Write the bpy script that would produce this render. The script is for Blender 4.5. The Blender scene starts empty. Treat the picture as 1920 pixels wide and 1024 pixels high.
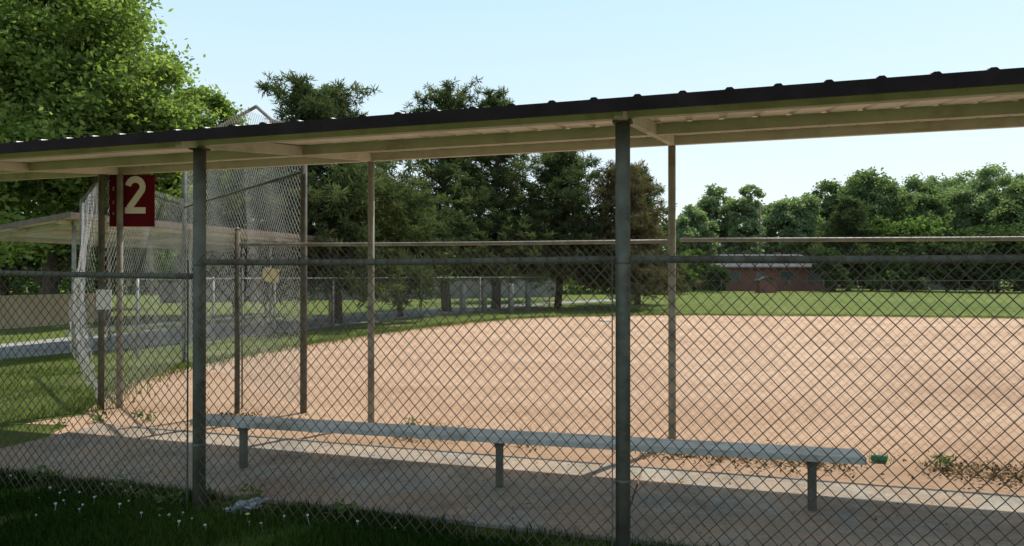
import bpy, bmesh, math, random
import numpy as np
from mathutils import Vector, Matrix
from mathutils.geometry import tessellate_polygon
R=math.radians
S=bpy.context.scene
COL=S.collection
random.seed(7); RNG=np.random.default_rng(7)
S.view_settings.view_transform='Standard'; S.view_settings.look='None'; S.view_settings.exposure=0

# ---------- camera frame of reference ----------
F=1250.0; HZ=517.0; CH=1.65
def gp(px,py,z=0.0):
    Y=(CH-z)*F/(py-HZ); return ((px-960)/F*Y, Y, z)
def at(px,Y,z=0.0): return ((px-960)/F*Y, Y, z)
def zat(py,Y): return CH+(HZ-py)*Y/F
def X(px,Y): return (px-960)/F*Y
ANG=R(16.2); DO=(0.645,3.88)
def loc(u,v,z=0.0):
    return (DO[0]+u*math.cos(ANG)+v*math.sin(ANG), DO[1]-u*math.sin(ANG)+v*math.cos(ANG), z)

def tag(o,label=None,cat=None,group=None,kind=None):
    if label: o['label']=label
    if cat: o['category']=cat
    if group: o['group']=group
    if kind: o['kind']=kind
    return o
def thing(name,label,cat,loc=(0,0,0),rotz=0,group=None):
    o=bpy.data.objects.new(name,None); COL.objects.link(o)
    o.location=loc; o.rotation_euler=(0,0,rotz); o.empty_display_size=.2
    return tag(o,label,cat,group)

# ---------- materials ----------
def nodes(name):
    m=bpy.data.materials.new(name); m.use_nodes=True
    nt=m.node_tree; nt.nodes.clear()
    out=nt.nodes.new('ShaderNodeOutputMaterial')
    return m,nt,out
def ramp(nt,fac,stops):
    r=nt.nodes.new('ShaderNodeValToRGB'); e=r.color_ramp.elements
    while len(e)<len(stops): e.new(.5)
    for k,(p,c) in enumerate(stops):
        e[k].position=p; e[k].color=(c[0],c[1],c[2],1)
    nt.links.new(fac,r.inputs[0]); return r.outputs[0]
def noise(nt,scale,detail=6,rough=.6,vec=None,dist=0):
    n=nt.nodes.new('ShaderNodeTexNoise'); n.inputs['Scale'].default_value=scale
    n.inputs['Detail'].default_value=detail; n.inputs['Roughness'].default_value=rough
    n.inputs['Distortion'].default_value=dist
    if vec is None:
        t=nt.nodes.new('ShaderNodeTexCoord'); vec=t.outputs['Object']
    nt.links.new(vec,n.inputs['Vector']); return n.outputs['Fac']
def mixc(nt,fac,a,b,mode='MIX'):
    m=nt.nodes.new('ShaderNodeMix'); m.data_type='RGBA'; m.blend_type=mode
    for s,v in ((m.inputs[0],fac),(m.inputs[6],a),(m.inputs[7],b)):
        if hasattr(v,'is_linked'): nt.links.new(v,s)
        elif isinstance(v,(int,float)): s.default_value=v
        else: s.default_value=(v[0],v[1],v[2],1)
    return m.outputs[2]
def bump(nt,h,strength,dist=.01):
    b=nt.nodes.new('ShaderNodeBump'); b.inputs['Strength'].default_value=strength
    b.inputs['Distance'].default_value=dist
    nt.links.new(h,b.inputs['Height']); return b.outputs[0]
def surf(name,c1,c2,scale=6,rough=.7,metal=0,bs=.2,bscale=None,c3=None,c3s=1.5,spec=.5):
    m,nt,out=nodes(name)
    p=nt.nodes.new('ShaderNodeBsdfPrincipled'); nt.links.new(p.outputs[0],out.inputs[0])
    col=ramp(nt,noise(nt,scale),[(.32,c1),(.68,c2)])
    if c3:
        f=ramp(nt,noise(nt,c3s,8,.7),[(.5,(0,0,0)),(.66,(1,1,1))])
        col=mixc(nt,f,col,c3)
    nt.links.new(col,p.inputs['Base Color'])
    p.inputs['Roughness'].default_value=rough; p.inputs['Metallic'].default_value=metal; p.inputs['Specular IOR Level'].default_value=spec
    if bs: nt.links.new(bump(nt,noise(nt,bscale or scale*6),bs,.01),p.inputs['Normal'])
    return m
def leafmat(name,dark,mid,light,trans=.35,tf=1.5):
    m,nt,out=nodes(name)
    a=nt.nodes.new('ShaderNodeAttribute'); a.attribute_name='tint'
    col=ramp(nt,a.outputs['Fac'],[(0,dark),(.5,mid),(1,light)])
    d=nt.nodes.new('ShaderNodeBsdfDiffuse'); nt.links.new(col,d.inputs[0])
    t=nt.nodes.new('ShaderNodeBsdfTranslucent')
    tc=mixc(nt,1.0,col,(tf,tf*1.1,tf*.5),'MULTIPLY'); nt.links.new(tc,t.inputs[0])
    mx=nt.nodes.new('ShaderNodeMixShader'); mx.inputs[0].default_value=trans
    nt.links.new(d.outputs[0],mx.inputs[1]); nt.links.new(t.outputs[0],mx.inputs[2])
    nt.links.new(mx.outputs[0],out.inputs[0]); return m

M={}
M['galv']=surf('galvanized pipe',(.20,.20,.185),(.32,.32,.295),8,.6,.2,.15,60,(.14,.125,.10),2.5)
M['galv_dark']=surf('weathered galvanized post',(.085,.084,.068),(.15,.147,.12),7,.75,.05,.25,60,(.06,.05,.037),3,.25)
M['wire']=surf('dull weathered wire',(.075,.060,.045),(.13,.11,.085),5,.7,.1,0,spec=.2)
M['wire_mid']=surf('grey galvanized wire',(.26,.26,.25),(.40,.40,.38),5,.5,.3,0)
M['wire_light']=surf('bright galvanized wire',(.28,.28,.275),(.44,.44,.43),5,.5,.3,0)
M['tanpost']=surf('weathered grey steel post',(.22,.215,.185),(.32,.315,.27),5,.65,.05,.15,50,(.16,.14,.11),4,.3)
M['beam']=surf('cream painted steel beam',(.46,.44,.37),(.56,.54,.46),3,.6,0,.08,40,(.36,.32,.26),2,.3)
M['sheet']=surf('cream ribbed sheet metal',(.68,.655,.58),(.78,.755,.68),2,.5,0,.06,30,(.52,.48,.40),1.4,.3)
M['fascia']=surf('dark brown painted metal',(.014,.009,.010),(.026,.017,.019),6,.8,0,.1,40,spec=.12)
M['alu']=surf('aluminium plank',(.43,.425,.40),(.56,.555,.53),9,.55,.2,.1,80,(.32,.30,.26),3,.3)
M['black']=surf('dark rubber',(.02,.02,.02),(.04,.04,.04),6,.6,0,.1)
M['white']=surf('white paint',(.80,.80,.81),(.86,.86,.87),6,.6,0,.05)
M['petal']=surf('clover petal',(.32,.34,.29),(.46,.47,.41),60,.8,0,.1)
M['dullwhite']=surf('dusty white canvas',(.50,.46,.40),(.62,.58,.52),6,.8,0,.1)
M['pinkmark']=surf('faded paint',(.42,.20,.20),(.52,.28,.28),6,.8,0,.1)
M['trim']=surf('grey trim',(.12,.115,.11),(.17,.16,.15),6,.8,0,.1)
M['maroon']=surf('maroon sign paint',(.105,.005,.016),(.145,.008,.022),5,.75,0,.05,spec=.15)
M['yellow']=surf('faded yellow plate',(.42,.33,.10),(.52,.42,.16),8,.6,0,.1)
M['bark']=surf('brown grey bark',(.05,.038,.028),(.13,.10,.075),9,.95,0,.9,20)
M['pinebark']=surf('dark pine bark',(.04,.028,.02),(.10,.07,.05),8,.95,0,.9,18)
M['wallc']=surf('grey concrete wall',(.20,.19,.18),(.30,.285,.265),1.2,.9,0,.3,12,(.14,.13,.12),.5)
M['tanboard']=surf('tan board',(.36,.28,.18),(.46,.37,.25),2,.8,0,.2)
M['green']=surf('green plastic',(.005,.12,.05),(.01,.18,.08),8,.45,0,.1)
M['roofgrey']=surf('grey shingle',(.085,.085,.09),(.13,.13,.13),3,.9,0,.3,14,spec=.05)
M['roofdark']=surf('dark shingle',(.05,.05,.05),(.08,.08,.08),3,.95,0,.3,14,spec=.05)
M['glass']=surf('dark window glass',(.03,.035,.04),(.06,.065,.07),2,.4,.1,0)
M['siding']=surf('grey siding',(.12,.115,.11),(.17,.165,.155),2,.8,0,.2)
M['pole']=surf('wooden pole',(.08,.06,.045),(.14,.11,.085),6,.9,0,.4)
M['rust']=surf('rusty brown pipe',(.12,.085,.065),(.19,.14,.11),6,.8,.1,.2)
M['film']=surf('plastic film',(.20,.21,.22),(.38,.40,.42),24,.3,0,.3,30)

m,nt,out=nodes('red brick'); p=nt.nodes.new('ShaderNodeBsdfPrincipled'); nt.links.new(p.outputs[0],out.inputs[0])
b=nt.nodes.new('ShaderNodeTexBrick'); b.inputs['Color1'].default_value=(.17,.045,.038,1); b.inputs['Color2'].default_value=(.21,.065,.05,1)
b.inputs['Mortar'].default_value=(.2,.13,.11,1); b.inputs['Scale'].default_value=1; b.inputs['Brick Width'].default_value=.24; b.inputs['Row Height'].default_value=.08; b.inputs['Mortar Size'].default_value=.01
tc=nt.nodes.new('ShaderNodeTexCoord'); mp=nt.nodes.new('ShaderNodeMapping'); mp.inputs['Rotation'].default_value=(R(90),0,0)
nt.links.new(tc.outputs['Object'],mp.inputs[0]); nt.links.new(mp.outputs[0],b.inputs[0]); nt.links.new(b.outputs[0],p.inputs['Base Color']); p.inputs['Roughness'].default_value=.9
M['brick']=m

m,nt,out=nodes('lawn'); p=nt.nodes.new('ShaderNodeBsdfPrincipled'); nt.links.new(p.outputs[0],out.inputs[0])
c=ramp(nt,noise(nt,1.3,10,.7),[(.3,(.085,.120,.026)),(.5,(.125,.165,.038)),(.7,(.20,.215,.070))])
c2=ramp(nt,noise(nt,.10,6,.6),[(.35,(.09,.14,.026)),(.65,(.20,.225,.062))])
c=mixc(nt,.5,c,c2)
f=ramp(nt,noise(nt,28,8,.8),[(.4,(.6,.6,.55)),(.62,(1.25,1.25,1.1))])
c=mixc(nt,1.0,c,f,'MULTIPLY')
pf=ramp(nt,noise(nt,.9,9,.75,dist=.5),[(.54,(0,0,0)),(.68,(.85,.85,.85))])
c=mixc(nt,pf,c,(.29,.25,.13))
nt.links.new(c,p.inputs['Base Color']); p.inputs['Roughness'].default_value=.95
p.inputs['Specular IOR Level'].default_value=.1
nt.links.new(bump(nt,noise(nt,40,8,.8),.9,.04),p.inputs['Normal']); M['lawn']=m
m,nt,out=nodes('infield dirt'); p=nt.nodes.new('ShaderNodeBsdfPrincipled'); nt.links.new(p.outputs[0],out.inputs[0])
tcd=nt.nodes.new('ShaderNodeTexCoord'); mpd=nt.nodes.new('ShaderNodeMapping'); mpd.inputs['Scale'].default_value=(.28,1.0,1); mpd.inputs['Rotation'].default_value=(0,0,R(14)); nt.links.new(tcd.outputs['Object'],mpd.inputs[0])
c=ramp(nt,noise(nt,.9,10,.7,vec=mpd.outputs[0],dist=.5),[(.32,(.49,.315,.205)),(.5,(.585,.39,.262)),(.70,(.67,.465,.325))])
f=ramp(nt,noise(nt,.35,5,.6),[(.35,(.90,.88,.86)),(.6,(1.03,1.03,1.03))]); c=mixc(nt,1.0,c,f,'MULTIPLY')
f=ramp(nt,noise(nt,9,10,.8),[(.3,(.66,.62,.59)),(.48,(1,1,1)),(.7,(1.12,1.12,1.12))])
c=mixc(nt,1.0,c,f,'MULTIPLY')
v=nt.nodes.new('ShaderNodeTexVoronoi'); v.inputs['Scale'].default_value=26
t=nt.nodes.new('ShaderNodeTexCoord'); nt.links.new(t.outputs['Object'],v.inputs['Vector'])
g=ramp(nt,v.outputs['Distance'],[(.0,(.5,.45,.42)),(.16,(1,1,1))])
pm=ramp(nt,noise(nt,3,4,.6),[(.45,(0,0,0)),(.62,(1,1,1))])
g2=mixc(nt,pm,(1,1,1),g); c=mixc(nt,1.0,c,g2,'MULTIPLY')
nt.links.new(c,p.inputs['Base Color']); p.inputs['Roughness'].default_value=.95; p.inputs['Specular IOR Level'].default_value=.1
h=nt.nodes.new('ShaderNodeMath'); h.operation='ADD'
nt.links.new(noise(nt,5,10,.75,dist=.8),h.inputs[0]); nt.links.new(noise(nt,40,6,.8),h.inputs[1])
nt.links.new(bump(nt,h.outputs[0],.7,.06),p.inputs['Normal']); M['dirt']=m
m,nt,out=nodes('dusty concrete'); p=nt.nodes.new('ShaderNodeBsdfPrincipled'); nt.links.new(p.outputs[0],out.inputs[0])
c=ramp(nt,noise(nt,2.2,10,.7),[(.3,(.22,.20,.17)),(.6,(.36,.33,.285))])
f=ramp(nt,noise(nt,1.3,10,.78,dist=1.2),[(.42,(0,0,0)),(.60,(.9,.9,.9))])
c=mixc(nt,f,c,(.40,.285,.20))
f=ramp(nt,noise(nt,.8,8,.75,dist=.8),[(.36,(.70,.70,.70)),(.55,(1.05,1.05,1.05))]); c=mixc(nt,1.0,c,f,'MULTIPLY')
f=ramp(nt,noise(nt,30,8,.8),[(.35,(.70,.70,.70)),(.6,(1.12,1.12,1.12))]); c=mixc(nt,1.0,c,f,'MULTIPLY')
nt.links.new(c,p.inputs['Base Color']); p.inputs['Roughness'].default_value=.9; p.inputs['Specular IOR Level'].default_value=.2
nt.links.new(bump(nt,noise(nt,25,8,.8),.5,.012),p.inputs['Normal']); M['slab']=m
M['path']=surf('grey gravel path',(.23,.22,.20),(.36,.34,.31),2,.95,0,.4,25,(.19,.18,.15),.8)
M['blade']=leafmat('grass blades',(.018,.040,.008),(.045,.082,.016),(.11,.145,.04),.25)  # foreground grass: roof shade deepened by darker colours
M['blade_sun']=leafmat('sunlit grass blades',(.10,.125,.032),(.17,.20,.060),(.30,.30,.13),.35,1.3)  # brighter copy of the grass colours, sunlight painted in
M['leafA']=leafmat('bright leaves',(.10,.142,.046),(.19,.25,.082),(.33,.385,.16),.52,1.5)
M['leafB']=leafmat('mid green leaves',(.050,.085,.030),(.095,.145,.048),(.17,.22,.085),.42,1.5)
M['leafE']=leafmat('mid green distant leaves',(.095,.135,.075),(.15,.20,.105),(.23,.28,.155),.45,1.4)  # paler copy of leafB, distance haze put into the colour
M['leafC']=leafmat('hazy distant leaves',(.14,.18,.11),(.205,.26,.155),(.29,.345,.215),.45,1.4)  # air haze of the far trees painted into their leaf colour
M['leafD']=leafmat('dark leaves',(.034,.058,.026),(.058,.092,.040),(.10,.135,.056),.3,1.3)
M['needle']=leafmat('pine needles',(.036,.052,.026),(.074,.098,.048),(.15,.175,.085),.32,1.35)
M['needleB']=leafmat('browning pine needles',(.060,.052,.036),(.12,.105,.066),(.20,.175,.11),.32,1.3)
M['litter']=leafmat('dry leaf litter',(.07,.045,.02),(.16,.11,.06),(.30,.22,.12),.1,1.0)

class MB:
    def __init__(s): s.v=[]; s.f=[]
    def box(s,c,d,rz=0):
        cx,cy,cz=c; n=len(s.v); hx,hy,hz=d[0]/2,d[1]/2,d[2]/2
        co,si=math.cos(rz),math.sin(rz)
        for x,y,z in ((-1,-1,-1),(1,-1,-1),(1,1,-1),(-1,1,-1),(-1,-1,1),(1,-1,1),(1,1,1),(-1,1,1)):
            a,b=x*hx,y*hy
            s.v.append((cx+a*co-b*si,cy+a*si+b*co,cz+z*hz))
        for q in ((0,3,2,1),(4,5,6,7),(0,1,5,4),(1,2,6,5),(2,3,7,6),(3,0,4,7)): s.f.append(tuple(n+i for i in q))
        return s
    def bar(s,p0,p1,w,h):
        p0,p1=Vector(p0),Vector(p1); d=(p1-p0).normalized()
        side=d.cross(Vector((0,0,1)))
        if side.length<1e-4: side=Vector((1,0,0))
        side.normalize(); up=side.cross(d).normalized(); n=len(s.v)
        for p in (p0,p1):
            for a,b in ((-1,-1),(1,-1),(1,1),(-1,1)): s.v.append(tuple(p+side*a*w/2+up*b*h/2))
        for q in ((0,1,2,3),(7,6,5,4),(0,4,5,1),(1,5,6,2),(2,6,7,3),(3,7,4,0)): s.f.append(tuple(n+i for i in q))
        return s
    def tube(s,pts,r,seg=12,cap=True):
        pts=[Vector(p) for p in pts]; rr=r if isinstance(r,(list,tuple)) else [r]*len(pts)
        n0=len(s.v)
        for i,p in enumerate(pts):
            d=(pts[min(i+1,len(pts)-1)]-pts[max(i-1,0)]).normalized()
            ref=Vector((0,0,1)) if abs(d.z)<.9 else Vector((1,0,0))
            a=d.cross(ref).normalized(); b=d.cross(a).normalized()
            for k in range(seg):
                t=2*math.pi*k/seg; s.v.append(tuple(p+a*math.cos(t)*rr[i]+b*math.sin(t)*rr[i]))
        for i in range(len(pts)-1):
            for k in range(seg):
                k2=(k+1)%seg
                s.f.append((n0+i*seg+k,n0+i*seg+k2,n0+(i+1)*seg+k2,n0+(i+1)*seg+k))
        if cap:
            s.f.append(tuple(n0+k for k in range(seg))[::-1]); e=n0+(len(pts)-1)*seg
            s.f.append(tuple(e+k for k in range(seg)))
        return s
    def prism(s,poly,y0,y1):
        n=len(s.v); k=len(poly)
        for y in (y0,y1):
            for x,z in poly: s.v.append((x,y,z))
        for i in range(k):
            j=(i+1)%k; s.f.append((n+i,n+j,n+k+j,n+k+i))
        s.f.append(tuple(n+i for i in range(k))[::-1]); s.f.append(tuple(n+k+i for i in range(k)))
        return s
    def build(s,name,mat,parent=None,smooth=False,bevel=0):
        me=bpy.data.meshes.new(name); me.from_pydata(s.v,[],s.f); me.update()
        o=bpy.data.objects.new(name,me); COL.objects.link(o)
        me.materials.append(mat)
        if smooth:
            for p in me.polygons: p.use_smooth=len(p.vertices)==4
        if parent is not None: o.parent=parent
        if bevel:
            b=o.modifiers.new('bevel','BEVEL'); b.width=bevel; b.segments=2; b.limit_method='ANGLE'
        return o
def npmesh(name,V,Fq,mat,parent=None,tint=None):
    k=Fq.shape[1]; me=bpy.data.meshes.new(name)
    me.vertices.add(len(V)); me.vertices.foreach_set('co',V.astype(np.float32).ravel())
    me.loops.add(Fq.size); me.loops.foreach_set('vertex_index',Fq.astype(np.int32).ravel())
    me.polygons.add(len(Fq)); me.polygons.foreach_set('loop_start',np.arange(0,Fq.size,k,dtype=np.int32))
    me.polygons.foreach_set('loop_total',np.full(len(Fq),k,dtype=np.int32))
    me.update(calc_edges=True)
    if tint is not None:
        a=me.attributes.new('tint','FLOAT','FACE'); a.data.foreach_set('value',tint.astype(np.float32))
    me.materials.append(mat)
    o=bpy.data.objects.new(name,me); COL.objects.link(o)
    if parent is not None: o.parent=parent
    return o

def weave(name,func,L,H,mat,parent=None,r=.0021,p=.0375,q=.040):
    nw=int(L/p); nr=max(2,int(H/q))
    i=np.arange(nw)[:,None]; k=np.arange(nr+1)[None,:]
    s=(i+((k+i)%2))*p*(L/(nw*p)); t=k*(H/nr)+0*i
    P=func(s.astype(float),t.astype(float))
    off=np.where(((k+i)%2)==0,1,-1)*.0015
    P=P.copy(); P[...,1]+=off
    A=P[:,:-1].reshape(-1,3); B=P[:,1:].reshape(-1,3)
    d=B-A; d/=np.linalg.norm(d,axis=1)[:,None]+1e-9
    A=A-d*r*.5; B=B+d*r*.5
    ref=np.tile(np.array([[0.31,.9,.3]]),(len(d),1)); a=np.cross(d,ref); a/=np.linalg.norm(a,axis=1)[:,None]; b=np.cross(d,a)
    V=[]
    for E in (A,B):
        for j in range(3):
            th=2*math.pi*j/3; V.append(E+(a*math.cos(th)+b*math.sin(th))*r)
    V=np.stack(V,1).reshape(-1,3); n=len(d); base=(np.arange(n)*6)[:,None]
    Fq=np.concatenate([base+np.array([[j,(j+1)%3,3+(j+1)%3,3+j]]) for j in range(3)],0)
    return npmesh(name,V,Fq,mat,parent)
def flat(p0,p1,z0,z1a,z1b=None,bulge=0,seed=0):
    p0=np.array(p0,float); p1=np.array(p1,float); z1b=z1a if z1b is None else z1b
    Ln=np.linalg.norm(p1[:2]-p0[:2]); d=(p1-p0)/Ln; n=np.array([-d[1],d[0],0])
    Hn=max(z1a,z1b)-z0
    def f(s,t):
        fr=s/Ln; top=z1a+(z1b-z1a)*fr; z=z0+(t/Hn)*(top-z0)
        w=bulge*np.sin(math.pi*np.clip(t/Hn,0,1))*(np.sin(s*1.7+seed)+.6*np.sin(s*3.9+seed*2+t*2))
        P=p0[None,None,:2]+d[None,None,:2]*s[...,None]+n[None,None,:2]*w[...,None]
        return np.concatenate([P,(z+.006*np.sin(s*2.3+seed))[...,None]],-1)
    return f,Ln,Hn

# ================= SETTING =================
g=MB(); g.v=[(-700,-100,0),(700,-100,0),(700,900,0),(-700,900,0)]; g.f=[(0,1,2,3)]
tag(g.build('ground',M['lawn']),kind='structure')
def sheet(name,pts,z,mat,jit=.0,step=.35,seed=1):
    rnd=random.Random(seed); out=[]; n=len(pts)
    for i in range(n):
        a=Vector(pts[i][:2]); b=Vector(pts[(i+1)%n][:2]); L=(b-a).length
        m=max(1,int(min(L/step,70)))
        for k in range(m):
            q=a.lerp(b,k/m); d=q.length
            out.append((q.x+rnd.uniform(-jit,jit)*(1+.05*d),q.y+rnd.uniform(-jit,jit)*(1+.05*d),z))
    tr=tessellate_polygon([[Vector(v) for v in out]]); fs=[]
    for t in tr:
        a,b,c=[Vector(out[i]) for i in t]
        fs.append(tuple(t) if (b-a).cross(c-a).z>0 else tuple(t)[::-1])
    mb=MB(); mb.v=out; mb.f=fs
    return tag(mb.build(name,mat),kind='structure')
dirt=[loc(-5.7,.9),gp(120,800),gp(70,792),gp(150,778),gp(200,745),gp(250,716),gp(330,693),gp(440,671),gp(560,649),gp(700,627),gp(850,608),gp(950,599),gp(1050,594),gp(1260,591),gp(1600,593),gp(1920,597),gp(2500,610),(16,8,0),loc(12,0.9)]
sheet('infield_dirt',dirt,.006,M['dirt'],.07,.3)
path=[gp(-400,722),gp(0,675),gp(250,652),gp(500,628),gp(800,592),gp(1040,571),gp(1180,563),gp(1180,560),gp(1040,566),gp(800,580),gp(500,600),gp(250,622),gp(0,645),gp(-400,685)]
sheet('path',path,.010,M['path'],.05,.5,3)
mb=MB()
us=[-5.9,-3.02,-.05,2.95,5.95,8.9]
for a,b in zip(us[:-1],us[1:]):
    c=loc((a+b)/2,1.06); mb.box((c[0],c[1],.005),(b-a-.012,1.62,.05),-ANG)
tag(mb.build('concrete_pad',M['slab'],bevel=.006),kind='structure')

# ================= DUGOUT SHELTER =================
RO=(DO[0],DO[1],0)
sh=thing('dugout_shelter','open dugout shelter with dark fascia and cream ribbed metal roof spanning the whole foreground','dugout',RO,-ANG)
def zr(v): return 2.604+.133*(v+.3)
front=[-9.0,-5.96,-2.97,0,3.0,6.0]; rear=[-9.6,-6.56,-3.08,0.15,3.55,6.6]
for u in front:
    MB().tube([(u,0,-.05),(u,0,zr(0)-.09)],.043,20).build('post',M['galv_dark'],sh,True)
    MB().box((u,0,zr(0)-.10),(.11,.09,.012)).build('bracket',M['galv_dark'],sh)
for u in rear:
    MB().tube([(u,2.72,-.05),(u,2.72,zr(2.72)-.10)],.036,18).build('post',M['tanpost'],sh,True)
for uf,ur in zip(front,rear):
    MB().bar((uf,-.20,zr(-.20)-.05),(ur,2.66,zr(2.66)-.05),.05,.085).build('rafter',M['beam'],sh)
U0,U1=-10.2,7.0
for v,h in ((0,.07),(1.34,.085),(2.76,.09)):
    MB().bar((U0,v,zr(v)-.046),(U1,v,zr(v)-.046),.05,h).build('purlin',M['beam'],sh)
PT=.235
prof=[]; u=U0
while u<U1:
    prof+= [(u,0),(u+PT-.056,0),(u+PT-.044,.014),(u+PT-.012,.014)]
    u+=PT
mb=MB(); va,vb=-.27,2.98
for (x,z) in prof:
    mb.v.append((x,va,zr(va)+z)); mb.v.append((x,vb,zr(vb)+z))
    mb.v.append((x,va,zr(va)+z+.004)); mb.v.append((x,vb,zr(vb)+z+.004))
for i in range(len(prof)-1):
    a,b=i*4,(i+1)*4
    mb.f+=[(a,a+1,b+1,b),(a+2,b+2,b+3,a+3),(a,b,b+2,a+2),(a+1,a+3,b+3,b+1)]
mb.build('roof',M['sheet'],sh)
VFA=-.285
MB().box(((U0+U1)/2,VFA,zr(VFA)-.030),(U1-U0,.018,.072)).build('fascia',M['fascia'],sh)
cl=MB(); z=zr(VFA)
cl.prism([(0,z+.006),(.012,z+.018),(.036,z+.018),(.048,z+.006)],VFA-.008,VFA+.03)
cap0=cl.build('rib_cap',M['fascia'],sh); cap0.location.x=U0+PT-.052
k=1
while U0+(k+1)*PT<U1:
    c=cap0.copy(); COL.objects.link(c); c.parent=sh; c.location.x=U0+(k+1)*PT-.052; k+=1
MB().box(((U0+U1)/2,2.99,zr(2.98)-.01),(U1-U0,.012,.05)).build('rear_trim',M['beam'],sh)

# ================= NEAR FENCE =================
nf=thing('chain_link_fence','nearest chain-link fence of dark wire between the front dugout posts, in front of the bench','fence',RO,-ANG)
def rail(u0,u1,v,z0,z1,r,mat,par,name='top_rail'):
    n=8; pts=[(u0+(u1-u0)*k/n,v,z0+(z1-z0)*k/n-.008*math.sin(math.pi*k/n)) for k in range(n+1)]
    return MB().tube(pts,r,12).build(name,mat,par,True)
rail(-2.93,-.05,0,1.745,1.745,.021,M['galv_dark'],nf)
rail(.05,2.96,0,1.745,1.74,.021,M['galv_dark'],nf)
rail(3.04,6.0,0,1.74,1.74,.021,M['galv_dark'],nf)
WP,WQ=.040,.0425
for a,b,sd in ((-2.93,-.04,1),(.04,2.96,2),(3.04,5.9,3)):
    f,L,H=flat((a,-.055,0),(b,-.055,0),.02,1.79,None,.016,sd)
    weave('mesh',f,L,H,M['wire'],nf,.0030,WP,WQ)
for u in (-2.97,0,3.0):
    for z in (.45,1.72):
        MB().tube([(u,0,z),(u,0,z+.020)],.0455,16).build('tension_band',M['galv_dark'],nf,True)
    MB().bar((u-.055,-.05,.05),(u-.055,-.05,1.76),.005,.012).build('tension_bar',M['galv_dark'],nf)
nl=thing('chain_link_fence','lower chain-link fence section left of the nearest left-hand post, over the grass','fence',RO,-ANG)
rail(-5.9,-3.02,0,1.70,1.645,.021,M['galv_dark'],nl); rail(-8.9,-6.0,0,1.74,1.70,.021,M['galv_dark'],nl)
for a,b,za,zb,sd in ((-5.92,-3.01,1.73,1.68,5),(-8.95,-6.0,1.77,1.73,6)):
    f,L,H=flat((a,-.055,0),(b,-.055,0),.02,za,zb,.018,sd); weave('mesh',f,L,H,M['wire'],nl,.0030,WP,WQ)

# ================= FIELD-SIDE FENCE =================
ff=thing('chain_link_fence','galvanized chain-link fence behind the bench, between the dugout and the infield','fence',RO,-ANG)
VF=2.84; u=-4.92
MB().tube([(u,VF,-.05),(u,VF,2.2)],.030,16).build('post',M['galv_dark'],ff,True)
MB().tube([(u,VF,2.2),(u,VF,2.23)],[.033,.012],14).build('post_cap',M['galv'],ff,True)
MB().tube([(-4.85,VF,.06),(-4.85,VF,2.0)],.010,8).build('tension_bar',M['galv'],ff,True)
rail(-4.88,0.10,VF,2.02,1.99,.020,M['galv'],ff); rail(.22,6.6,VF,2.0,1.95,.020,M['galv'],ff)
for a,b,za,zb,sd in ((-4.9,.12,2.06,2.03,7),(.12,6.6,2.04,1.99,8)):
    f,L,H=flat((a,VF,0),(b,VF,0),.03,za,zb,.02,sd); weave('mesh',f,L,H,M['wire'],ff,.0013)

# ================= BENCH =================
bl=loc(-1.06,1.01)
bn=thing('bench','long aluminium plank bench on three posts inside the dugout','bench',(bl[0],bl[1],0),-ANG+R(3.0))
mb=MB(); bx0,bx1=-2.66,2.54; bv=0
prf=[(-.125,.390),(-.125,.428),(-.118,.435),(-.07,.435),(-.066,.426),(-.06,.435),(-.003,.435),(0,.426),(.003,.435),(.06,.435),(.066,.426),(.07,.435),(.118,.435),(.125,.428),(.125,.390),(.119,.390),(.119,.42),(-.119,.42),(-.119,.390)]
n=len(prf)
for x in (bx0,bx1):
    for a,z in prf: mb.v.append((x,bv+a,z))
for i in range(n):
    j=(i+1)%n; mb.f.append((i,j,n+j,n+i))
mb.build('seat',M['alu'],bn)
for x in (bx0-.003,bx1+.003):
    MB().box((x,bv,.412),(.006,.254,.05)).build('end_cap',M['galv'],bn)
for u in (-2.23,0,2.23):
    MB().box((u,bv-.02,.19),(.052,.052,.37)).build('leg',M['galv_dark'],bn,bevel=.005)
    MB().box((u,bv,.382),(.06,.20,.014)).box((u,bv-.02,.358),(.07,.065,.034)).build('bracket',M['galv_dark'],bn)

# ================= BACKSTOP =================
bk=thing('backstop','tall chain-link backstop with bent top pipes left of the dugout bench','backstop')
W1=(-5.05,8.2); W2=(-6.22,12.65); W3=(-2.5,8.0); K=(-3.84,10.0,4.19); Mx=(-3.42,9.5,3.86)
WB=(-7.75,12.0)
for (x,y),h,r in ((W1,3.1,.035),(W2,4.1,.04),(W3,3.4,.04),(WB,3.0,.03)):
    MB().tube([(x,y,-.05),(x,y,h)],r,14).build('post',M['galv_dark'],bk,True)
MB().tube([(W2[0],W2[1],4.1),K,Mx,(W3[0],W3[1],3.4)],.026,10).build('top_pipe',M['rust'],bk,True)
MB().tube([(W1[0],W1[1],2.9),(W2[0],W2[1],2.95),(W3[0],W3[1],2.9)],.018,10).build('rail',M['galv_dark'],bk,True)
MB().tube([(W1[0],W1[1],2.88),(WB[0],WB[1],2.98)],.018,10).build('rail',M['galv_dark'],bk,True)
KF=(-4.02,10.0)
f,L,H=flat((*W2,0),(*KF,0),.05,4.08,4.15,.03,1); weave('mesh',f,L,H,M['wire_mid'],bk,.0022,.05,.056)
f,L,H=flat((*KF,0),(*W3,0),.05,4.15,3.4,.03,2); weave('mesh',f,L,H,M['wire_mid'],bk,.0022,.05,.056)
f,L,H=flat((*W1,0),(*W2,0),.05,2.9,3.1,.03,3); weave('mesh',f,L,H,M['wire_mid'],bk,.0020,.055,.058)
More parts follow.
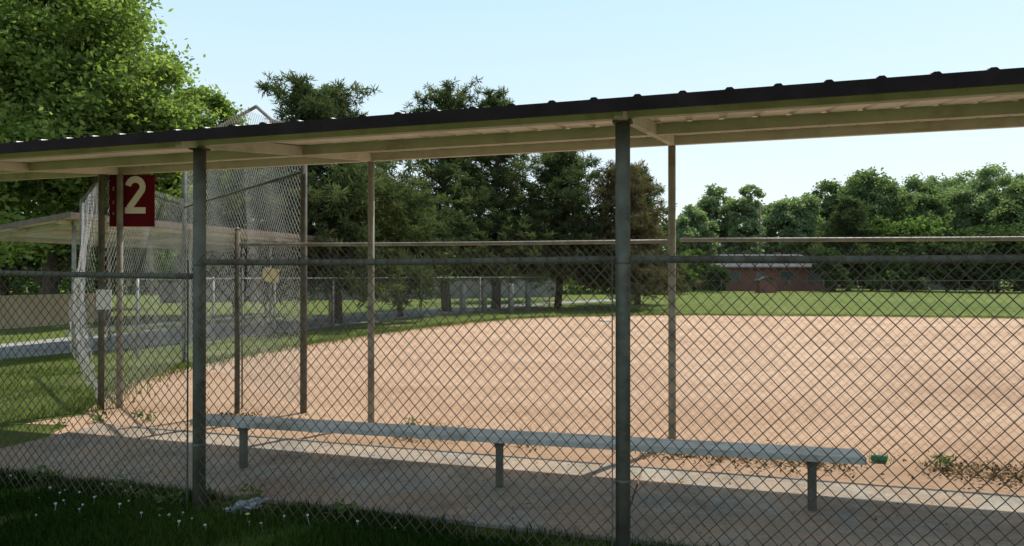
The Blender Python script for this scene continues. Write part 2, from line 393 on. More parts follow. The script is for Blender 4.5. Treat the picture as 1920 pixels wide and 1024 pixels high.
def curtain(s,t):
    A=np.array(W1); B=np.array(WB); Ln=np.linalg.norm(B-A); d=(B-A)/Ln; n=np.array([d[1]*-1,d[0]])
    if n[0]>0: n=-n
    fr=s/Ln; z=.1+t*(.985+.012*np.sin(s*3))
    h=np.clip((z-.1)/2.8,0,1)
    w=(.36*np.sin(math.pi*np.clip(h*1.12,0,1))**1.1*(.55+.45*np.sin(s*1.0+1))*(1.2-.9*h)+(.045*np.sin(s*5+z*3.1)+.025*np.sin(s*11-z*7.3))*(1.1-h))*np.clip(fr*3+.3,0,1)
    P=A[None,None]+d[None,None]*s[...,None]+n[None,None]*w[...,None]
    return np.concatenate([P,z[...,None]],-1)
weave('mesh',curtain,np.linalg.norm(np.array(WB)-np.array(W1)),2.85,M['wire_light'],bk,.0015,.06,.05)

Ys=8.4
sx0,sx1=at(205,Ys)[0],at(290,Ys)[0]; sz1,sz0=zat(328,Ys),zat(425,Ys)
sg=thing('field_sign','maroon square sign with a white number 2 hung on the backstop','sign',((sx0+sx1)/2,Ys,(sz0+sz1)/2))
w,h=sx1-sx0,sz1-sz0
MB().box((0,0,0),(w,.012,h)).build('panel',M['maroon'],sg,bevel=.003)
def numeral():
    pts=[]
    for k in range(15):
        a=R(172-k*(172+42)/14); pts.append((.100*math.cos(a),.095+.090*math.sin(a)))
    pts+=[(-.01,-.070),(-.090,-.165)]
    w_=.040; mb=MB(); L=[];Rr=[]
    for i,(x,z) in enumerate(pts):
        x0,z0=pts[max(i-1,0)]; x1,z1=pts[min(i+1,len(pts)-1)]
        dx,dz=x1-x0,z1-z0; l=math.hypot(dx,dz); nx,nz=-dz/l,dx/l
        L.append((x+nx*w_,z+nz*w_)); Rr.append((x-nx*w_,z-nz*w_))
    n=len(pts)
    for (x,z) in L+Rr: mb.v.append((x,-.0085,z))
    for (x,z) in L+Rr: mb.v.append((x,-.012,z))
    for i in range(n-1):
        mb.f.append((2*n+i,2*n+n+i,2*n+n+i+1,2*n+i+1))
        mb.f.append((i,i+1,2*n+i+1,2*n+i)); mb.f.append((n+i,3*n+i,3*n+i+1,n+i+1))
    mb.box((.0,-.0108,-.188),(.28,.005,.075))
    return mb
nm=numeral().build('number',M['white'],sg); nm.location=(.045,0,.075); nm.scale=(.92,1,1.05)
for dx,dz,hh in ((.020,.15,.05),(.016,-.02,.04),(.016,-.16,.035)):
    MB().box((-w/2+.055,-.009,dz),(dx,.004,hh)).build('paint_mark',M['pinkmark'],sg)
MB().tube([(-w/2-.25,.03,h/2-.05),(w/2+.1,.03,h/2-.05)],.012,8).build('hanger',M['galv_dark'],sg,True)
q=at(195,8.1,zat(562,8.1)); o=MB().box((0,0,0),(.19,.006,.24)).box((0,.006,0),(.15,.006,.02)).build('notice_board',M['white'],None,bevel=.004); o.location=q
tag(o,'small blank white plate hung low on the backstop netting','sign')
q=at(508,13.6,zat(516,13.6)); o=MB().box((0,0,0),(.34,.006,.28)).build('notice_board',M['yellow'],None,bevel=.01); o.location=q; o.rotation_euler=(0,R(8),0)
tag(o,'small faded yellow plate wired to the mesh below the far dugout roof','sign')
# ================= LOW FENCE =================
lf=thing('chain_link_fence','low galvanized chain-link fence along the edge of the infield in front of the far dugout','fence')
pp=[gp(258,672),gp(400,648),gp(515,634),gp(625,622),gp(790,603),gp(900,592),gp(1030,582)]
for x,y,_ in pp: MB().tube([(x,y,-.05),(x,y,1.62)],.03,10).build('post',M['galv'],lf,True)
for a,b in zip(pp[:-1],pp[1:]):
    MB().tube([(a[0],a[1],1.58),(b[0],b[1],1.58)],.021,8).build('top_rail',M['galv'],lf,True)
    f,L,H=flat((a[0],a[1],0),(b[0],b[1],0),.03,1.6,None,.01,a[0]); weave('mesh',f,L,H,M['wire_mid'],lf,.0020,.06,.063)

# ================= FAR DUGOUT =================
fd=thing('dugout_shelter','far dugout shelter with brown edge and tan roof underside, left beyond the backstop','dugout',(-8.5,12.8,0),R(72.5))
def zf(b): return 2.78-.11*b
for a in (.3,3.3,6.3,9.3):
    for b in (.25,2.75): MB().tube([(a,b,-.05),(a,b,zf(b)-.05)],.04,10).build('post',M['tanpost'],fd,True)
    MB().bar((a,.05,zf(.05)-.07),(a,2.95,zf(2.95)-.07),.05,.09).build('rafter',M['beam'],fd)
mb=MB(); x=-.1; pr=[]
while x<9.7: pr+=[(x,0),(x+.23,0),(x+.25,.03),(x+.285,.03)]; x+=.305
for (x,z) in pr:
    for b in (-.2,3.2): mb.v.append((x,b,zf(b)+z)); mb.v.append((x,b,zf(b)+z+.005))
for i in range(len(pr)-1):
    a,b=i*4,i*4+4; mb.f+=[(a,a+2,b+2,b),(a+1,b+1,b+3,a+3),(a,b,b+1,a+1),(a+2,a+3,b+3,b+2)]
mb.build('roof',M['sheet'],fd)
MB().box((4.8,-.212,zf(-.2)-.01),(9.9,.02,.12)).build('fascia',M['rust'],fd)
MB().bar((-.115,-.2,zf(-.2)+.01),(-.115,3.2,zf(3.2)+.01),.02,.10).build('fascia',M['rust'],fd)
for b in (.3,1.5,2.7): MB().bar((0,b,zf(b)-.05),(9.6,b,zf(b)-.05),.05,.08).build('purlin',M['beam'],fd)
MB().box((1.6,2.83,.86),(3.6,.03,.72)).build('back_panel',M['tanboard'],fd)
MB().box((4.8,1.6,.43),(7,.26,.05)).build('bench_seat',M['alu'],fd)
for a in (1.8,4.8,7.8): MB().box((a,1.6,.2),(.06,.06,.4)).build('bench_leg',M['galv'],fd)

# ================= CONCRETE WALL & POSTS =================
cw=thing('concrete_wall','long low weathered grey concrete wall beyond the path under the pines','wall')
wl=[at(300,40),at(520,44),at(740,47),at(900,49),at(1045,52)]
for i,(a,b) in enumerate(zip(wl[:-1],wl[1:])):
    MB().bar((a[0],a[1],.62),(b[0]-.02,b[1],.62),.25,1.35).build('panel',M['wallc'],cw)
    MB().bar((a[0],a[1],1.34),(b[0]-.02,b[1],1.34),.34,.08).build('coping',M['siding'],cw)
for i,(px,py) in enumerate(((868,590),(908,586),(958,588),(990,582))):
    x,y,_=gp(px,py); o=MB().tube([(0,0,-.05),(0,0,1.25),(0,0,1.3)],[.13,.13,.08],12).build('bollard',M['wallc'],None,True); o.location=(x,y,0)
    tag(o,'stout grey bollard standing beside the path in front of the concrete wall','bollard','grey bollards beside the path')

# ================= TREES =================
def leaf_cards(name,C,T,size,mat,parent,seed,up=.35,aspect=.55,axis=None):
    rg=np.random.default_rng(seed); n=len(C)
    a=rg.normal(size=(n,3)); a[:,2]*=.7
    if axis is not None: a=axis+a*.35
    a/=np.linalg.norm(a,axis=1)[:,None]
    r=rg.normal(size=(n,3)); r[:,2]+=up
    b=np.cross(a,r); b/=np.linalg.norm(b,axis=1)[:,None]+1e-9
    s=(size*rg.uniform(.6,1.3,n))[:,None]
    A=a*s; B=b*s*aspect
    V=np.stack([C-A,C+B*1.0-A*.1,C+A,C-B-A*.1],1).reshape(-1,3)
    Fq=(np.arange(n)*4)[:,None]+np.array([[0,1,2,3]])
    return npmesh(name,V,Fq,mat,parent,T)
def broadleaf(label,x,y,H,Rc,zb,mat,seed,nl=12,ncl=130,per=150,ls=.14,lobes=None,group=None,name='broadleaf_tree',lobe=(.28,.46),full=2.2,cl=(.20,.38)):
    rg=np.random.default_rng(seed); root=thing(name,label,'tree',(x,y,0),0,group)
    cz=(H+zb)/2; hz=(H-zb)/2
    L=[]
    for k in range(nl):
        z=-.88+1.7*(k+.5)/nl+rg.uniform(-.08,.08); rr=Rc*math.sqrt(max(.05,1-(abs(z)**full)))*rg.uniform(.35,.72); th=2*math.pi*(k*.618+rg.uniform(-.1,.1))
        lr=Rc*rg.uniform(*lobe)
        L.append((rr*math.cos(th),rr*math.sin(th),cz+z*hz*.84,lr))
    L.append((rg.uniform(-.15,.15)*Rc,0,H-Rc*.34,Rc*.34))
    if lobes: L+=lobes
    CC=[];TT=[]
    tot=sum(l[3]**2 for l in L)
    for lx,ly,lz,lr in L:
        n=max(5,int(ncl*lr*lr/tot))
        d=rg.normal(size=(n,3)); d[:,2]+=.25; d/=np.linalg.norm(d,axis=1)[:,None]
        rad=lr*rg.uniform(.45,1.1,n)
        cc=np.array([lx,ly,lz])+d*rad[:,None]*np.array([1,1,.85])
        for c in cc:
            m=int(per*rg.uniform(.4,1.5)); cr=lr*rg.uniform(*cl)+ls
            o=rg.normal(size=(m,3))*cr*.55; o[:,2]*=.7
            CC.append(c+o); t=rg.uniform(.1,.8)+rg.normal(size=m)*.14+o[:,2]/cr*.12; TT.append(t)
    C=np.concatenate(CC); T=np.clip(np.concatenate(TT),0,1)
    ok=C[:,2]>.15; C=C[ok];T=T[ok]
    leaf_cards('crown',C,T,ls,mat,root,seed)
    tr=H*.020
    mb=MB(); pts=[(0,0,-.1),(rg.uniform(-.05,.05),0,zb*.5+.3),(rg.uniform(-.2,.2),rg.uniform(-.2,.2),cz),(0,0,H-Rc*.5)]
    mb.tube(pts,[tr*1.25,tr,tr*.6,tr*.15],10)
    for lx,ly,lz,lr in L:
        z0=max(zb*.7,lz-abs(rg.uniform(.25,.5))*hz-.3)
        mb.tube([(0,0,z0),(lx*.5,ly*.5,(z0+lz)/2+.15),(lx,ly,lz)],[tr*.40,tr*.22,tr*.05],6)
    mb.build('trunk',M['bark'],root,True)
    return root
def pine(label,x,y,H,Rc,zb,seed,mat=None,nb=70,lean=(0,0),ls=.12,profile=None,name='pine_tree',tuft=42,group=None,lo=.3,droop=.1,rmax=.36):
    mat=mat or M['needle']
    rg=np.random.default_rng(seed); root=thing(name,label,'tree',(x,y,0),0,group)
    tr=H*.02; mb=MB()
    def ax(z): t=max(0,z/H); return (lean[0]*t**2+.12*math.sin(z*1.1+seed),lean[1]*t**2,z)
    mb.tube([ax(z) if z>0 else (0,0,z) for z in np.linspace(-.1,H*.97,9)],list(np.linspace(tr*1.2,tr*.15,9)),10)
    CC=[];TT=[];AA=[]
    prof=profile or (lambda t: (1-t)**.75*.95+.10)
    for k in range(nb):
        t=((k+rg.uniform(0,1))/nb)**1.1; z=zb+(H*.97-zb)*t
        ln=Rc*prof(t)*rg.uniform(.5,1.18); th=k*2.4+rg.uniform(-.5,.5); rise=rg.uniform(-.12,rmax)+t*.35*(rmax/.36)-droop*(1-t)
        p0=np.array(ax(z)); d=np.array([math.cos(th),math.sin(th),rise])
        p1=p0+d*ln*.55; p2=p0+d*ln+np.array([0,0,ln*.12])
        mb.tube([p0,p1,p2],[tr*.28,tr*.16,tr*.04],5,False)
        nt_=int(4+ln*7)
        for j in range(nt_):
            s=rg.uniform(lo,1.05); c=p0+(p2-p0)*s+rg.normal(size=3)*np.array([1,1,.5])*ln*.12*(.5+s)+np.array([0,0,.06])
            if c[2]<.5: continue
            m=int(tuft*rg.uniform(.6,1.3)); dd=rg.normal(size=(m,3)); dd[:,2]+=.25; dd/=np.linalg.norm(dd,axis=1)[:,None]
            rad=rg.uniform(.03,.28,m)*(.75+.10*min(Rc,4))*(ls/.12)
            CC.append(c+dd*rad[:,None]*np.array([1,1,.8])); AA.append(dd); TT.append(np.clip(rg.uniform(.1,.8)+dd[:,2]*.22+rg.normal(size=m)*.1,0,1))
    C=np.concatenate(CC); T=np.concatenate(TT); A=np.concatenate(AA)
    leaf_cards('crown',C,T,ls,mat,root,seed,aspect=.17,axis=A)
    mb.build('trunk',M['pinebark'],root,True)
    return root
BX=X(95,24)
def lb(px,yo,z,r): return (X(px,24+yo)-BX,yo,z,r)
broadleaf('huge bright green leafy tree filling the upper left corner',BX,24,12.8,5.0,1.6,M['leafA'],11,nl=22,ncl=760,per=170,ls=.10,full=3.2,cl=(.20,.42),
  lobes=[lb(15,-2.5,7.4,1.7),lb(85,-2.7,7.2,1.7),lb(150,-2.5,7.3,1.6),lb(215,-2.0,7.1,1.6),lb(268,-1.2,6.9,1.4),lb(305,-.8,6.9,1.1),lb(262,-.8,8.4,1.3),lb(240,-.5,9.8,1.3),lb(205,-1.5,10.6,1.5),
         lb(30,-2.8,9.4,1.8),lb(100,-2.8,9.6,1.8),lb(165,-2.5,9.0,1.7),lb(50,-2,11.4,1.7),lb(130,-2,11.4,1.7),lb(200,-2,5.4,1.6),lb(60,-2.6,5.6,1.9),lb(320,0,4.6,1.3)])
broadleaf('smaller pale green tree over the roof between the huge left tree and the bent pipe',X(366,28),28,9.9,2.3,2,M['leafA'],12,nl=14,ncl=230,per=130,ls=.09,full=3.5)
broadleaf('bright young leafy tree seen through the backstop mesh under the roof',X(445,27),27,7.2,3.0,.5,M['leafA'],13,nl=14,ncl=260,per=130,ls=.11,full=3.5)
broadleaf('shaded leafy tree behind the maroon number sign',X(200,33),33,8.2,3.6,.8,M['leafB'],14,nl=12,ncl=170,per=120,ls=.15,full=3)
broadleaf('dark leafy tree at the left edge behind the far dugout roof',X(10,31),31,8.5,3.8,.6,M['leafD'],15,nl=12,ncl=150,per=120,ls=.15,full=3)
# pines
pine('tall dark pine whose clumpy top pokes over the roof right of the bent backstop pipe',X(632,23),23,zat(158,23),3.7,1.7,21,nb=128,lean=(-.7,0),profile=lambda t: (1.0-.1*t if t<.5 else (.56-.7*(t-.5) if t<.66 else .40-.35*max(0,t-.8))),droop=.3,rmax=.16)
pine('dense dark pine just right of the tall clumpy one, reaching toward the sky gap',X(752,27),27,zat(358,27),2.8,1.6,22,nb=76,droop=.3)
pine('slender pine with a pointed top beside the sky gap, above the middle of the roof',X(838,31),31,zat(172,31),3.3,2.1,23,nb=84,profile=lambda t:.35+.65*(1-t)**1.2 if t<.9 else .3,droop=.2)
pine('pine with a narrow single tip showing over the roof',X(930,33),33,zat(172,33),3.5,2.0,24,nb=90,droop=.2)
pine('broad dark pine with its top hidden by the roof, left of the central post',X(1045,34),34,zat(268,34),3.8,1.9,25,nb=104,droop=.25)
pine('pine with brownish drooping branches right behind the central post',X(1165,33),33,zat(318,33),2.9,1.5,26,mat=M['needleB'],nb=104,droop=.45,profile=lambda t:(1-t)**.5*.95+.1)
pine('last dark pine of the row, right edge against the open sky',X(1195,38),38,zat(312,38),2.6,1.8,27,nb=76,droop=.2)
pine('low full spruce filling the gap beneath the pines behind the left field',X(960,42),42,5.6,3.8,1.6,28,nb=70)
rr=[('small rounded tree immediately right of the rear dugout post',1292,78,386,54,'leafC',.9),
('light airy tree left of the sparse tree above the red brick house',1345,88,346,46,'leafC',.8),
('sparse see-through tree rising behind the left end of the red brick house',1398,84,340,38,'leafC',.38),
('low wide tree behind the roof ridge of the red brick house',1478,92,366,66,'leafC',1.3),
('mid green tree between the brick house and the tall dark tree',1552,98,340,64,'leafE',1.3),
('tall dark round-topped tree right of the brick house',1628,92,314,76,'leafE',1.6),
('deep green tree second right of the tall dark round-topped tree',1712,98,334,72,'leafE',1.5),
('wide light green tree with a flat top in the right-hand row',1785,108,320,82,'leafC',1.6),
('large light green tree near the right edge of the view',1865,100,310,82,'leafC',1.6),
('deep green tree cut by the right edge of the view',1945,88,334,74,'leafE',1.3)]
for k,(lb_,px,Y,ty,rp,mt,dn) in enumerate(rr):
    H=zat(ty,Y); Rc=rp/F*Y
    broadleaf(lb_,X(px,Y),Y,H,Rc,.2,M[mt],40+k,nl=30,ncl=int(350*dn)+20,per=85,ls=.22,full=4.5,lobe=(.20,.38),cl=(.18,.42))
pine('dark conical spruce standing in front of the tall dark round-topped tree',X(1590,74),74,zat(372,74),3.4,.5,61,nb=60,ls=.26,name='spruce_tree',tuft=30)
broadleaf('dark low bushy tree beside the grey house at the right',X(1690,72),72,7.4,5.0,.1,M['leafB'],62,nl=14,ncl=240,per=80,ls=.22,full=4)
broadleaf('dark low bushy tree hiding the right half of the grey house',X(1870,66),66,6.4,4.6,.1,M['leafD'],63,nl=14,ncl=260,per=80,ls=.20,full=4)
broadleaf('dark bushy tree in front of the middle of the grey house',X(1775,69),69,6.2,3.2,.1,M['leafD'],64,nl=12,ncl=170,per=80,ls=.20,full=4)
for k,(px,Y,H_,r_,lbl) in enumerate(((1300,70,4.4,3.0,'low rounded shrub nearest the rear dugout post, on the far lawn'),(1262,60,3.2,2.0,'smaller shrub tucked under the last pine of the row'),(1345,66,2.6,1.3,'round shrub at the left corner of the red brick house'),(1556,68,4.6,2.3,'leafy shrub at the right corner of the red brick house'))):
    broadleaf(lbl,X(px,Y),Y,H_,r_,.1,M['leafB' if k<2 else 'leafD'],70+k,nl=8,ncl=80,per=80,ls=.18,name='shrub')
rg=np.random.default_rng(99); CC=[];TT=[]
for k in range(1500):
    px=rg.uniform(-500,2600); Y=rg.uniform(120,150); top=10+2.5*math.sin(px*.011)+1.5*math.sin(px*.037)
    c=np.array([X(px,Y),Y,rg.uniform(0,top)]); m=60
    CC.append(c+rg.normal(size=(m,3))*np.array([2.0,1.5,1.1])); TT.append(np.clip(rg.uniform(.1,.8)+rg.normal(size=m)*.12,0,1))
o=leaf_cards('distant_wood',np.concatenate(CC),np.concatenate(TT),.42,M['leafE'],None,99)
tag(o,'continuous band of distant green woodland closing the horizon behind everything','wood',kind='stuff')
CC=[];TT=[]
for k in range(900):
    px=rg.uniform(-900,1235); Y=rg.uniform(58,66); top=(4.4 if px>680 else 5.4)+1.0*math.sin(px*.013)+.5*math.sin(px*.05)
    c=np.array([X(px,Y),Y,rg.uniform(0,top)]); m=60
    CC.append(c+rg.normal(size=(m,3))*np.array([.9,.8,.6])); TT.append(np.clip(rg.uniform(0,.8)+rg.normal(size=m)*.12,0,1))
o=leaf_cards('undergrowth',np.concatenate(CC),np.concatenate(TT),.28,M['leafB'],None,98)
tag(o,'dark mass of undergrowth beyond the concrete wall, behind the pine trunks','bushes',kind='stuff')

# ================= HOUSES =================
def house(label,x,y,w,d,h,rh,wallm,roofm,rot=0):
    r=thing('house',label,'house',(x,y,0),rot)
    MB().box((0,d/2,h/2),(w,d,h)).build('wall',wallm,r)
    mb=MB(); e=.6
    mb.v=[(-w/2-e,-e,h+.01),(w/2+e,-e,h+.01),(w/2+e,d+e,h+.01),(-w/2-e,d+e,h+.01),(-w/2+1.2,d/2,h+rh),(w/2-1.2,d/2,h+rh)]
    mb.f=[(0,1,5,4),(1,2,5),(2,3,4,5),(3,0,4),(0,3,2,1)]
    rf=mb.build('roof',roofm,r)
    MB().box((w*.2,d*.6,h+rh*.8),(.7,.7,1.1)).build('chimney',wallm,rf)
    MB().box((0,-e-.02,h-.04),(w+2*e,.05,.14)).build('gutter',M['trim'],r)
    n=4
    for k in range(n):
        wx=-w/2+w*(k+.5)/n
        if k==1:
            dr=MB().box((wx,-.03,1.05),(.95,.05,2.1)).build('door',M['trim'],r); MB().box((wx+.36,-.07,1.0),(.05,.05,.12)).build('handle',M['black'],dr); continue
        wn=MB().box((wx,-.02,1.55),(1.5,.05,1.15)).build('window',M['trim'],r)
        MB().box((wx,-.055,1.55),(1.34,.02,1.0)).build('pane',M['glass'],wn)
    return r
house('single-storey red brick house with grey hipped roof across the outfield',X(1450,72),72,11.6,8,2.6,1.5,M['brick'],M['roofgrey'])
house('low grey-sided house partly hidden by trees at the right',X(1780,78),78,12,8,2.4,1.4,M['siding'],M['roofdark'])
sd=thing('garden_shed','little red brick shed standing in front of the red brick house','shed',(X(1440,64),64,0))
MB().box((0,.6,.6),(1.6,1.2,1.2)).build('wall',M['brick'],sd); MB().prism([(-.95,1.2),(0,1.6),(.95,1.2),(.9,1.16),(-.9,1.16)],-.1,1.3).build('roof',M['roofdark'],sd)
up=thing('utility_pole','thin wooden utility pole rising between the sparse tree and the brick house roof','pole',(X(1425,80),80,0))
MB().tube([(0,0,-.1),(0,0,zat(380,80))],[.16,.10],8).build('pole',M['pole'],up,True)
MB().box((0,0,zat(392,80)),(1.4,.12,.12)).build('crossarm',M['pole'],up)

of=thing('chain_link_fence','distant outfield fence in front of the houses','fence')
xs=np.linspace(X(1225,60),X(1990,60),13)
for x in xs: MB().tube([(x,60,-.05),(x,60,1.25)],.03,6).build('post',M['galv_dark'],of,True)
MB().tube([(xs[0],60,1.22),(xs[-1],60,1.22)],.022,6).build('top_rail',M['galv_dark'],of,True)
f,L,H=flat((xs[0],60,0),(xs[-1],60,0),.05,1.2,None,0,0); weave('mesh',f,L,H,M['wire'],of,.003,.12,.12)

# ================= SMALL THINGS =================
x,y,_=gp(1135,603); o=MB().box((0,0,.03),(.36,.36,.06)).build('base_bag',M['dullwhite'],None,bevel=.02); o.location=(x,y,0); o.rotation_euler=(0,0,.5); tag(o,'white base lying on the dirt near the far grass edge behind the central post','base')
cx,cy,_=gp(1645,868); cu=thing('plastic_cup','crushed green plastic cup lying beside the right end of the bench','cup',(cx,cy,.04),R(-10))
MB().tube([(-.055,0,0),(-.05,0,0),(.05,0,.004),(.058,0,.004),(.06,0,.004)],[.016,.028,.034,.037,.033],14).build('body',M['green'],cu,True)
MB().tube([(.058,0,.004),(.063,0,.004)],[.038,.038],14).build('rim',M['green'],cu,True)
x,y,_=gp(462,962); rg=np.random.default_rng(5)
bm=bmesh.new(); bmesh.ops.create_icosphere(bm,subdivisions=4,radius=1)
for v in bm.verts:
    n=v.co.copy(); k=1+.30*math.sin(n.x*7+n.z*5)+.25*math.sin(n.y*9-n.x*6)+rg.uniform(-.10,.10)
    v.co=Vector((n.x*.10*k,n.y*.035*k,max(-.01,n.z*.035*k+.02)))
me=bpy.data.meshes.new('litter_bag'); bm.to_mesh(me); bm.free(); me.materials.append(M['film'])
o=bpy.data.objects.new('litter_bag',me); COL.objects.link(o); o.location=(x,y,.03); o.rotation_euler=(.2,-.15,.4); tag(o,'crumpled pale plastic wrapper lying in the grass at the fence foot','litter')

# ================= GRASS / WEEDS =================
def blades(name,P,h,w,mat,label,seed,lean=.5,cat='grass'):
    rg=np.random.default_rng(seed); n=len(P)
    th=rg.uniform(0,2*math.pi,n); hh=h*rg.uniform(.45,1.25,n); ww=w*rg.uniform(.6,1.3,n)
    ln=hh*lean*rg.uniform(.1,1.2,n); t2=rg.uniform(0,2*math.pi,n)
    sx=np.cos(th)*ww; sy=np.sin(th)*ww; dx=np.cos(t2)*ln; dy=np.sin(t2)*ln
    z=np.zeros(n)
    A=P+np.stack([-sx,-sy,z],1); B=P+np.stack([sx,sy,z],1)
    C=P+np.stack([sx*.7+dx*.35,sy*.7+dy*.35,hh*.6],1); D=P+np.stack([-sx*.1+dx,-sy*.1+dy,hh],1)
    E=P+np.stack([-sx*.7+dx*.35,-sy*.7+dy*.35,hh*.6],1)
    V=np.stack([A,B,C,D,E],1).reshape(-1,3); Fq=(np.arange(n)*5)[:,None]+np.array([[0,1,2,3,4]])
    T=np.clip(rg.uniform(.05,.7,n)+.25*np.sin(P[:,0]*2.1+P[:,1]*1.3),0,1)
    o=npmesh(name,V,Fq,mat,None,T)
    return tag(o,label,cat,kind='stuff')
def locs(u,v):
    return np.stack([DO[0]+u*math.cos(ANG)+v*math.sin(ANG),DO[1]-u*math.sin(ANG)+v*math.cos(ANG),np.zeros_like(u)],1)
rg=np.random.default_rng(3)
n=150000; u=rg.uniform(-6.4,2.6,n); v=rg.uniform(-1.9,.26,n)
dens=(np.sin(u*3.1+v*2)+np.sin(u*7.3-v*5)+rg.normal(size=n)*.8)>-1.1
keep=dens&((v<.12+.10*np.sin(u*2.7))|(u<-3)|(rg.uniform(size=n)<.25))
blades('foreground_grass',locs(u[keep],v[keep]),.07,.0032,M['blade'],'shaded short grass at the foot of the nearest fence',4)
n=60000; xx=rg.uniform(-13,-4.0,n); yy=rg.uniform(4.8,13.5,n)
pts=np.stack([xx,yy,np.zeros(n)],1)
def inside(x,y,poly):
    c=np.zeros(len(x),bool); j=len(poly)-1
    for i in range(len(poly)):
        xi,yi=poly[i][:2]; xj,yj=poly[j][:2]
        t=((yi>y)!=(yj>y))&(x<(xj-xi)*(y-yi)/(yj-yi+1e-12)+xi); c^=t; j=i
    return c
ur=(xx-DO[0])*math.cos(ANG)-(yy-DO[1])*math.sin(ANG); vr=(xx-DO[0])*math.sin(ANG)+(yy-DO[1])*math.cos(ANG)
slabm=(ur>-5.92)&(vr>.24)&(vr<1.9)
pm=inside(xx,yy,path)
pat=(np.sin(xx*1.9+yy)+np.sin(yy*2.7-xx*1.1)+rg.normal(size=n)*.7)>.1
ok=(~inside(xx,yy,dirt)|(rg.uniform(size=n)<.05))&~slabm&~pm&pat
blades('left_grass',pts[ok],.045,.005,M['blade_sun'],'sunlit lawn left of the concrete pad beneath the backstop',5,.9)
PP=[]
bd=dirt[3:16]
for a,b in zip(bd[:-1],bd[1:]):
    L=math.dist(a,b); m=int(min(L,14)*260); t=rg.uniform(size=m)
    q=np.array(a)[None]*(1-t[:,None])+np.array(b)[None]*t[:,None]; PP.append(q+rg.normal(size=(m,3))*np.array([.16,.22,0])*(1+.03*q[:,1:2]))
P=np.concatenate(PP); P[:,2]=0
blades('verge_grass',P,.08,.009,M['blade_sun'],'ragged grass fringe along the edge of the infield dirt',6)
PP=[]
for k in range(46):
    uu=rg.uniform(-5,6.5)
    m=int(rg.uniform(8,36)); s=rg.uniform(.03,.12)
    PP.append(locs(uu+rg.normal(size=m)*s*1.6,2.6+rg.normal()*.14+rg.normal(size=m)*s))
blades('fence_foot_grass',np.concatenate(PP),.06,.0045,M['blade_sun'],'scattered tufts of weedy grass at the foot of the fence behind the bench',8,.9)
m=9000; uu=rg.uniform(-5,6.6,m); vv=2.50+rg.normal(size=m)*.20; w_=(np.sin(uu*2.3)+np.sin(uu*5.1+1)+(uu>0.3)*1.4+rg.normal(size=m)*.6)>.9
C=locs(uu[w_],vv[w_]); C[:,2]=.012+rg.uniform(0,.03,len(C))
o=leaf_cards('leaf_litter',C,rg.uniform(0,1,len(C)),.020,M['litter'],None,9,up=3,aspect=.6); tag(o,'dry brown leaves and debris gathered along the foot of the fence behind the bench','litter',kind='stuff')
m=4200; uu=rg.uniform(-5.8,4,m); vv=rg.uniform(.3,1.8,m); k_=(rg.normal(size=m)+np.sin(uu*4)*.7)>1.3
C=locs(uu[k_],vv[k_]); C[:,2]=.036
o=leaf_cards('pad_debris',C,rg.uniform(0,1,len(C)),.011,M['litter'],None,10,up=6,aspect=.6); tag(o,'specks of leaf and grit scattered over the concrete pad','litter',kind='stuff')
def weedmesh(seed,mat):
    rg=np.random.default_rng(seed)
    n=44; th=rg.uniform(0,6.28,n); r=rg.uniform(.01,.12,n); z=rg.uniform(.02,.13,n)
    C=np.stack([np.cos(th)*r,np.sin(th)*r,z],1)
    return leaf_cards('weed',C,rg.uniform(.2,1,n),.032,mat,None,seed,up=2,aspect=.45)
spots=[(-2.72,2.5),(-2.55,2.62),(-.62,2.5),(-5.3,.16),(-4.6,.15),(-3.8,.13),(-3.5,.05),(-2.7,.15),(-1.9,.12),(-5.6,2.2),(-5.9,2.35),(2.4,2.6),(-6.1,2.0),(-6.3,1.7),(-3.15,-.06)]
protos=[weedmesh(s,M['leafB']) for s in (1,2,3)]
for i,(a,b) in enumerate(spots):
    if i<3: o=protos[i]
    else: o=protos[i%3].copy(); COL.objects.link(o)
    p=loc(a,b); o.location=p; o.rotation_euler=(0,0,i*1.3); s=.6+.5*((i*37)%10)/10; o.scale=(s,s,s)
    side='behind the bench' if b>2.3 and a>-5 else ('in the grass at the near edge of the concrete pad' if b<.5 else 'on the grass at the left end of the concrete pad')
    tag(o,'low leafy green weed growing '+side,'weed','low leafy weeds '+side)
fl=MB(); fl.tube([(0,0,0),(.004,0,.055),(.004,0,.085)],.0015,4)
bm=bmesh.new(); bmesh.ops.create_icosphere(bm,subdivisions=2,radius=.0085)
for v_ in bm.verts: v_.co=v_.co*(1+.15*math.sin(v_.co.x*900)+.1*math.sin(v_.co.y*1100)); v_.co.z=v_.co.z*.85+.09
n0=len(fl.v); fl.v+=[tuple(v_.co) for v_ in bm.verts]; fl.f+=[tuple(n0+q.index for q in f_.verts) for f_ in bm.faces]; bm.free()
f0=None; rnd=random.Random(8)
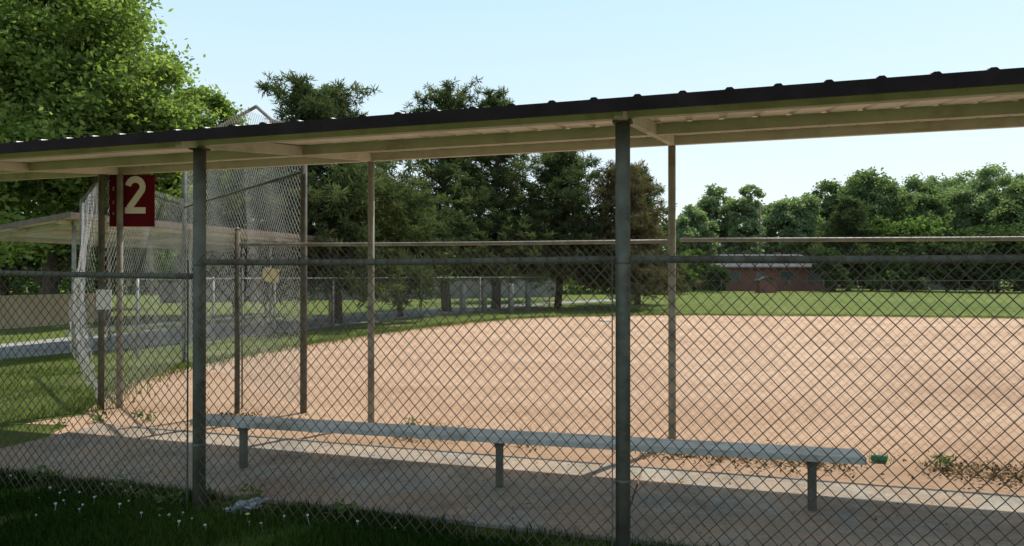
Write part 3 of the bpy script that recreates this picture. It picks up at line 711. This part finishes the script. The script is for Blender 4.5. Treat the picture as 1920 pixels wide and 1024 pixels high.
for k in range(46):
    if k<36: px=rnd.gauss(170,120); py=rnd.uniform(905,985)
    else: px=rnd.uniform(300,900); py=rnd.uniform(985,1015)
    if px<5: px=rnd.uniform(5,330)
    x,y,_=gp(px,py)
    if f0 is None: f0=fl.build('clover_flower',M['petal']); o=f0
    else: o=f0.copy(); COL.objects.link(o)
    o.location=(x,y,rnd.uniform(-.035,-.01)); o.rotation_euler=(rnd.uniform(-.3,.3),rnd.uniform(-.3,.3),rnd.uniform(0,6)); s=rnd.uniform(.75,1.15); o.scale=(s,s,s)
    tag(o,'tiny white clover flower in the shaded grass at lower left','flower','white clover flowers in the foreground grass')
x,y,_=gp(465,985); o=MB(); o.tube([(0,0,0),(0,0,.07)],.0015,4); o.tube([(0,0,.07),(0,0,.078),(0,0,.082)],[.004,.016,.012],10); o=o.build('dandelion',M['yellow']); o.location=(x,y,0); tag(o,'single yellow dandelion beside the crumpled wrapper','flower')

# ================= LIGHT =================
az=math.atan2(.67,.74); el=R(60)
sd_=Vector((math.sin(az)*math.cos(el),math.cos(az)*math.cos(el),math.sin(el)))
l=bpy.data.lights.new('sun','SUN'); l.energy=4.8; l.angle=R(.5); l.color=(1,.95,.85)
lo=bpy.data.objects.new('sun',l); COL.objects.link(lo); lo.rotation_euler=(-sd_).to_track_quat('-Z','Y').to_euler(); lo.location=(0,0,30)
w=bpy.data.worlds.new('World'); S.world=w; w.use_nodes=True; nt=w.node_tree; nt.nodes.clear()
out=nt.nodes.new('ShaderNodeOutputWorld'); bg=nt.nodes.new('ShaderNodeBackground'); sk=nt.nodes.new('ShaderNodeTexSky')
sk.sky_type='NISHITA'; sk.sun_disc=False; sk.sun_elevation=el; sk.sun_rotation=az; sk.dust_density=1.5; sk.ozone_density=1.2
bg.inputs[1].default_value=.13
tc=nt.nodes.new('ShaderNodeTexCoord'); sp=nt.nodes.new('ShaderNodeSeparateXYZ'); nt.links.new(tc.outputs['Generated'],sp.inputs[0])
hz=ramp(nt,sp.outputs['Z'],[(0,(.86,.90,.88)),(.12,(.77,.87,.88)),(.38,(.55,.78,.88)),(.8,(.26,.41,.60))])
hz=mixc(nt,1.0,hz,(10,10,10),'MULTIPLY')
c=mixc(nt,.75,sk.outputs[0],hz)
nt.links.new(c,bg.inputs[0]); nt.links.new(bg.outputs[0],out.inputs[0])
cam=bpy.data.cameras.new('camera'); co=bpy.data.objects.new('camera',cam); COL.objects.link(co)
cam.sensor_width=36; cam.lens=F/1920*36; cam.clip_end=3000; cam.clip_start=.05
co.location=(0,0,CH); co.rotation_euler=(R(90)+math.atan(5/F),0,0)
S.camera=co
